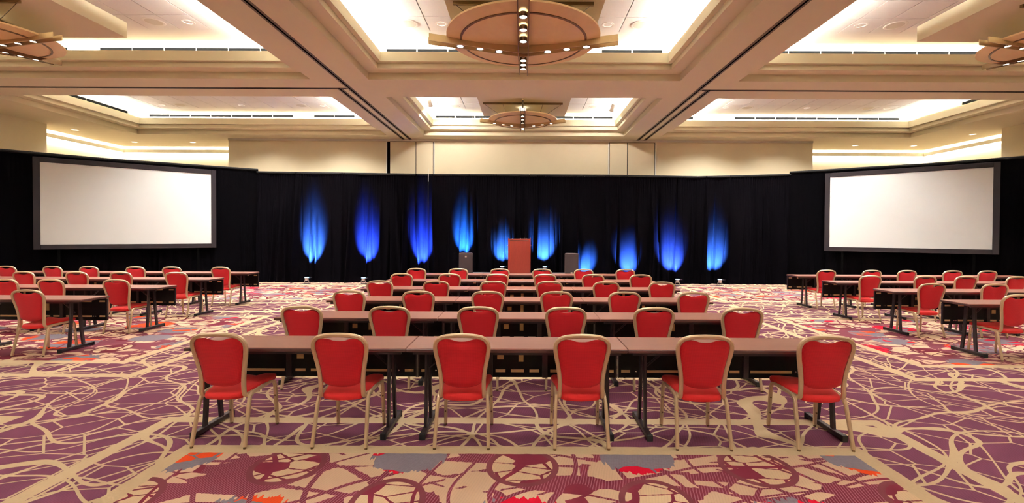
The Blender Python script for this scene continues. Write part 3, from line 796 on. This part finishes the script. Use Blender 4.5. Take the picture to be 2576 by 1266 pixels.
# ------------------------------------------------------------------ chandeliers
def fin(L, drop, h, half_t, off, axis):
    """pair member: flat bar, deeper toward the centre"""
    mb = MB(); st = 8
    pts = []
    for i in range(2 * st + 1):
        q = -L + L * i / st; k = 1 - abs(q) / L
        pts.append((q, .06 - drop * k, .06 - drop * k - h))
    for s in (-1, 1):
        for (q, zt, zb) in pts:
            for z in (zt, zb):
                mb.v.append((q, off + s * half_t, z) if axis == 'x' else (off + s * half_t, q, z))
    n = len(pts); b = 2 * n
    for i in range(n - 1):
        a = 2 * i
        mb.f += [(a, a + 2, a + 3, a + 1), (b + a, b + a + 1, b + a + 3, b + a + 2), (a, b + a, b + a + 2, a + 2), (a + 1, a + 3, b + a + 3, b + a + 1)]
    mb.f += [(0, 1, b + 1, b), (2 * n - 2, b + 2 * n - 2, b + 2 * n - 1, 2 * n - 1)]
    return mb
def chandelier(x, y, sc, label, lights=True):
    zc = HC + 3.47
    r = E('chandelier', (x, y, zc), 0, label, 'chandelier', 'coffer chandeliers')
    R, L = 1.35 * sc, 1.70 * sc; dp = .14 * sc
    ci = lambda q: -dp * (1 - (q / R) ** 2)
    pr = [(R * q / 10, ci(R * q / 10)) for q in range(0, 9)]
    O('dish', MB().lathe(pr + [(R * .8, ci(R * .8) + .02), (0.001, ci(0) + .02)], 64).mesh('dish', 'alabaster', smooth=True), r)
    O('dish_rim', MB().lathe([(R * .8, ci(R * .8)), (R, 0), (R, .03), (R * .8, ci(R * .8) + .03)], 64, closed=True).mesh('dish_rim', 'alabaster', smooth=True), r)
    O('bronze_band', MB().lathe([(R * .80, ci(R * .8) - .012), (R * .825, ci(R * .825) - .012), (R * .825, ci(R * .825) + .004), (R * .8, ci(R * .8) + .004)], 64, closed=True).mesh('bronze_band', 'bronze'), r)
    g = .085 * sc
    for ax in 'xy':
        for s in (-1, 1):
            O('cross_fin', fin(L * (1.0 if s > 0 else .975), .22 * sc, .125 * sc, .009, s * g, ax).mesh('cross_fin', 'brass_fin' if ax == 'x' else 'bronze'), r)
        ch = fin(L * .82, .22 * sc * .82, .01, g - .012, 0, ax)
        ch.v = [(a, b, c - .055 * sc) for (a, b, c) in ch.v]
        O('lamp_channel', ch.mesh('lamp_channel', 'brass_fin'), r)
    for ax in 'xy':
        for q in (.32, .57, .83):
            for s in (-1, 1):
                d = q * R * s; zz = .06 - .22 * sc * (1 - abs(d) / L) - .125 * sc + .02
                lx, ly = (d, 0) if ax == 'x' else (0, d)
                lp = O('lamp', MB().lathe([(.06 * sc, .06), (.068 * sc, -.012), (.056 * sc, -.012), (.054 * sc, 0)], 20, (lx, ly, zz)).mesh('lamp', 'chrome', smooth=True), r)
                O('bulb', MB().lathe([(0.001, -.006), (.054 * sc, -.004), (.054 * sc, .002)], 16, (lx, ly, zz)).mesh('bulb', 'lamp_glow'), lp)
                if q == .57: spot('chandelier_lamp', (x + lx, y + ly, zc + zz - .03), (x + lx, y + ly, 0), CHAND_W * 3, WARM, 110, .8, .05)
    zt = BOX_Z - zc
    O('stem', MB().tube((0, 0, -dp + .02), (0, 0, zt), .02, 10).mesh('stem', 'brass_fin'), r)
    O('stem_lamp', MB().box(-.1, .1, -.1, .1, zt - .1, zt - .03).mesh('stem_lamp', 'stem_glow'), r)
    h = 1.17
    for ax in 'xy':
        oy = -.5 if ax == 'x' else 0
        hh = h if ax == 'x' else .95
        rl = O('hanging_rail', (MB().box(-hh, hh, oy - .025, oy + .025, zt - .05, zt) if ax == 'x' else MB().box(-.025, .025, -.95, .95, zt - .051, zt)).mesh('hanging_rail', 'rail_brass'), r)
        for q in (-.96, -.5, .5, .96):
            a = (q * hh, oy, zt - .05) if ax == 'x' else (0, q * .95, zt - .05)
            b = (q * hh * (.55 if abs(q) > .9 else 1) * sc, oy * sc * .9, -.04) if ax == 'x' else (0, q * .95 * sc * .7, -.04)
            O('cable', MB().tube(a, b, .006, 5).mesh('cable', 'cable'), rl)
    return r
chandelier(-.02, 8.3, 1.0, 'largest round alabaster chandelier with a cross of lamps, nearest the camera')
chandelier(-.04, 14.2, .77, 'small round chandelier hanging in the far central coffer above the stage')
chandelier(-9.58, 8.3, .77, 'round cross-fin chandelier cut off by the left edge of the picture')
chandelier(9.44, 8.3, .77, 'round cross-fin chandelier cut off by the right edge of the picture')

# ------------------------------------------------------------------ recessed lights and ceiling speakers
d_ring = MB().lathe([(.085, 0), (.115, -.004), (.12, 0), (.12, .004)], 24).mesh('trim_ring', 'white_paint', smooth=True)
d_lens = MB().lathe([(0.001, .004), (.086, .002), (.086, -.002)], 24).mesh('lens', 'down_glow')
s_ring = MB().lathe([(.15, -.003), (.19, -.006), (.2, 0), (.2, .004)], 28).mesh('trim_ring', 'white_paint', smooth=True)
s_gri = MB().lathe([(0.001, -.004), (.15, -.003), (.152, .004)], 28).mesh('grille', 'grille_white')
def downlight(x, y, z, label, power=DOWN_W):
    r = E('recessed_downlight', (x, y, z), 0, label, 'downlight', 'recessed ceiling lights')
    O('trim_ring', d_ring, r); O('lens', d_lens, r)
    if power: spot('downlight_lamp', (x, y, z - .03), (x, y, 0), power, WARM, 125, .6, .08)
def ceil_speaker(x, y, label):
    r = E('ceiling_speaker', (x, y, ZU - .027), 0, label, 'speaker', 'ceiling speakers')
    O('trim_ring', s_ring, r); O('grille', s_gri, r)
ZT = ZU - .028
for sx, wd in ((-1, 'left'), (1, 'right')):
    ceil_speaker(sx * 2.3, 9.28, 'round ceiling speaker in the near central coffer, %s of the chandelier' % wd)
    downlight(sx * 1.65, 9.28, ZT, 'recessed light in the near central coffer, %s of the chandelier' % wd)
    ceil_speaker(sx * 7.33, 9.25, 'round ceiling speaker in the near %s coffer' % wd)
    downlight(sx * 6.65, 9.25, ZT, 'recessed light beside the round speaker in the near %s coffer' % wd)
    ceil_speaker(sx * 2.3, 15.2, 'small round ceiling speaker in the far central coffer, %s of the chandelier' % wd)
    for k, q in enumerate((6.55, 9.2, 11.8)):
        downlight(sx * q, 15.2, ZT, 'recessed light in the far %s coffer, %s' % (wd, ('nearest the aisle', 'middle of three', 'nearest the wall')[k]), DOWN_W * (1.7, 1.3, .5)[k])
    for k, q in enumerate((7.25, 11.2)):
        ceil_speaker(sx * q, 15.2, 'round ceiling speaker in the far %s coffer, %s' % (wd, ('toward the centre', 'toward the wall')[k]))
    downlight(sx * 15.3, 15.9, ZS - .003, 'recessed light over the %s alcove, nearest the side wall' % wd, 260)
    downlight(sx * 15.0, 17.95, ZS - .003, 'recessed light over the %s alcove, near its corner' % wd, 260)
    downlight(sx * 12.75, 17.95, ZS - .003, 'recessed light over the %s alcove, nearest the front wall' % wd, 260)
# unseen rows of recessed lights, far side coffers, overhead and behind camera: lamps only
for yy in (13.2, 2.4, -3.5):
    for xx in (-9.2, -6.6, -1.6, 1.6, 6.6, 9.2):
        if yy > 10 and abs(xx) < 3: continue
        spot('downlight_lamp', (xx, yy, ZT - .03), (xx, yy, 0), DOWN_W * {13.2: 1.7, 2.4: .3, -3.5: .35}[yy], WARM, 125, .6, .08)

# track spotlights in the far central coffer
def spotlight(x, y, label, tx, ty):
    r = E('track_spotlight', (x, y, ZU), 0, label, 'spotlight', 'white track spotlights')
    O('mount', MB().lathe([(0.001, 0), (.05, 0), (.05, -.03), (0.001, -.03)], 14).mesh('mount', 'white_paint'), r)
    O('stem', MB().tube((0, 0, -.02), (0, 0, -.12), .012, 8).mesh('stem', 'white_paint'), r)
    hd = MB().lathe([(0.001, .1), (.045, .1), (.06, .06), (.06, -.1), (.075, -.14), (.075, -.16), (.055, -.16), (.05, -.1), (0.001, -.09)], 18)
    o = O('head', hd.mesh('head', 'white_paint', smooth=True), r, (0, 0, -.2))
    o.rotation_euler = Vector((tx, ty, -1)).to_track_quat('-Z', 'Y').to_euler()
    dv = Vector((tx, ty, -1)).normalized()
    p = Vector((x, y, ZU - .2)) + dv * .19
    spot('track_lamp', p, p + dv, 150, WARM, 130, .7, .05)
spotlight(-2.85, 14.05, 'white track spotlight at the left of the far central coffer, nearer one', .1, 1.1)
spotlight(-2.8, 14.9, 'white track spotlight at the left of the far central coffer, farther one', .5, .9)
spotlight(2.75, 14.5, 'white track spotlight at the right of the far central coffer', -.2, 1.1)
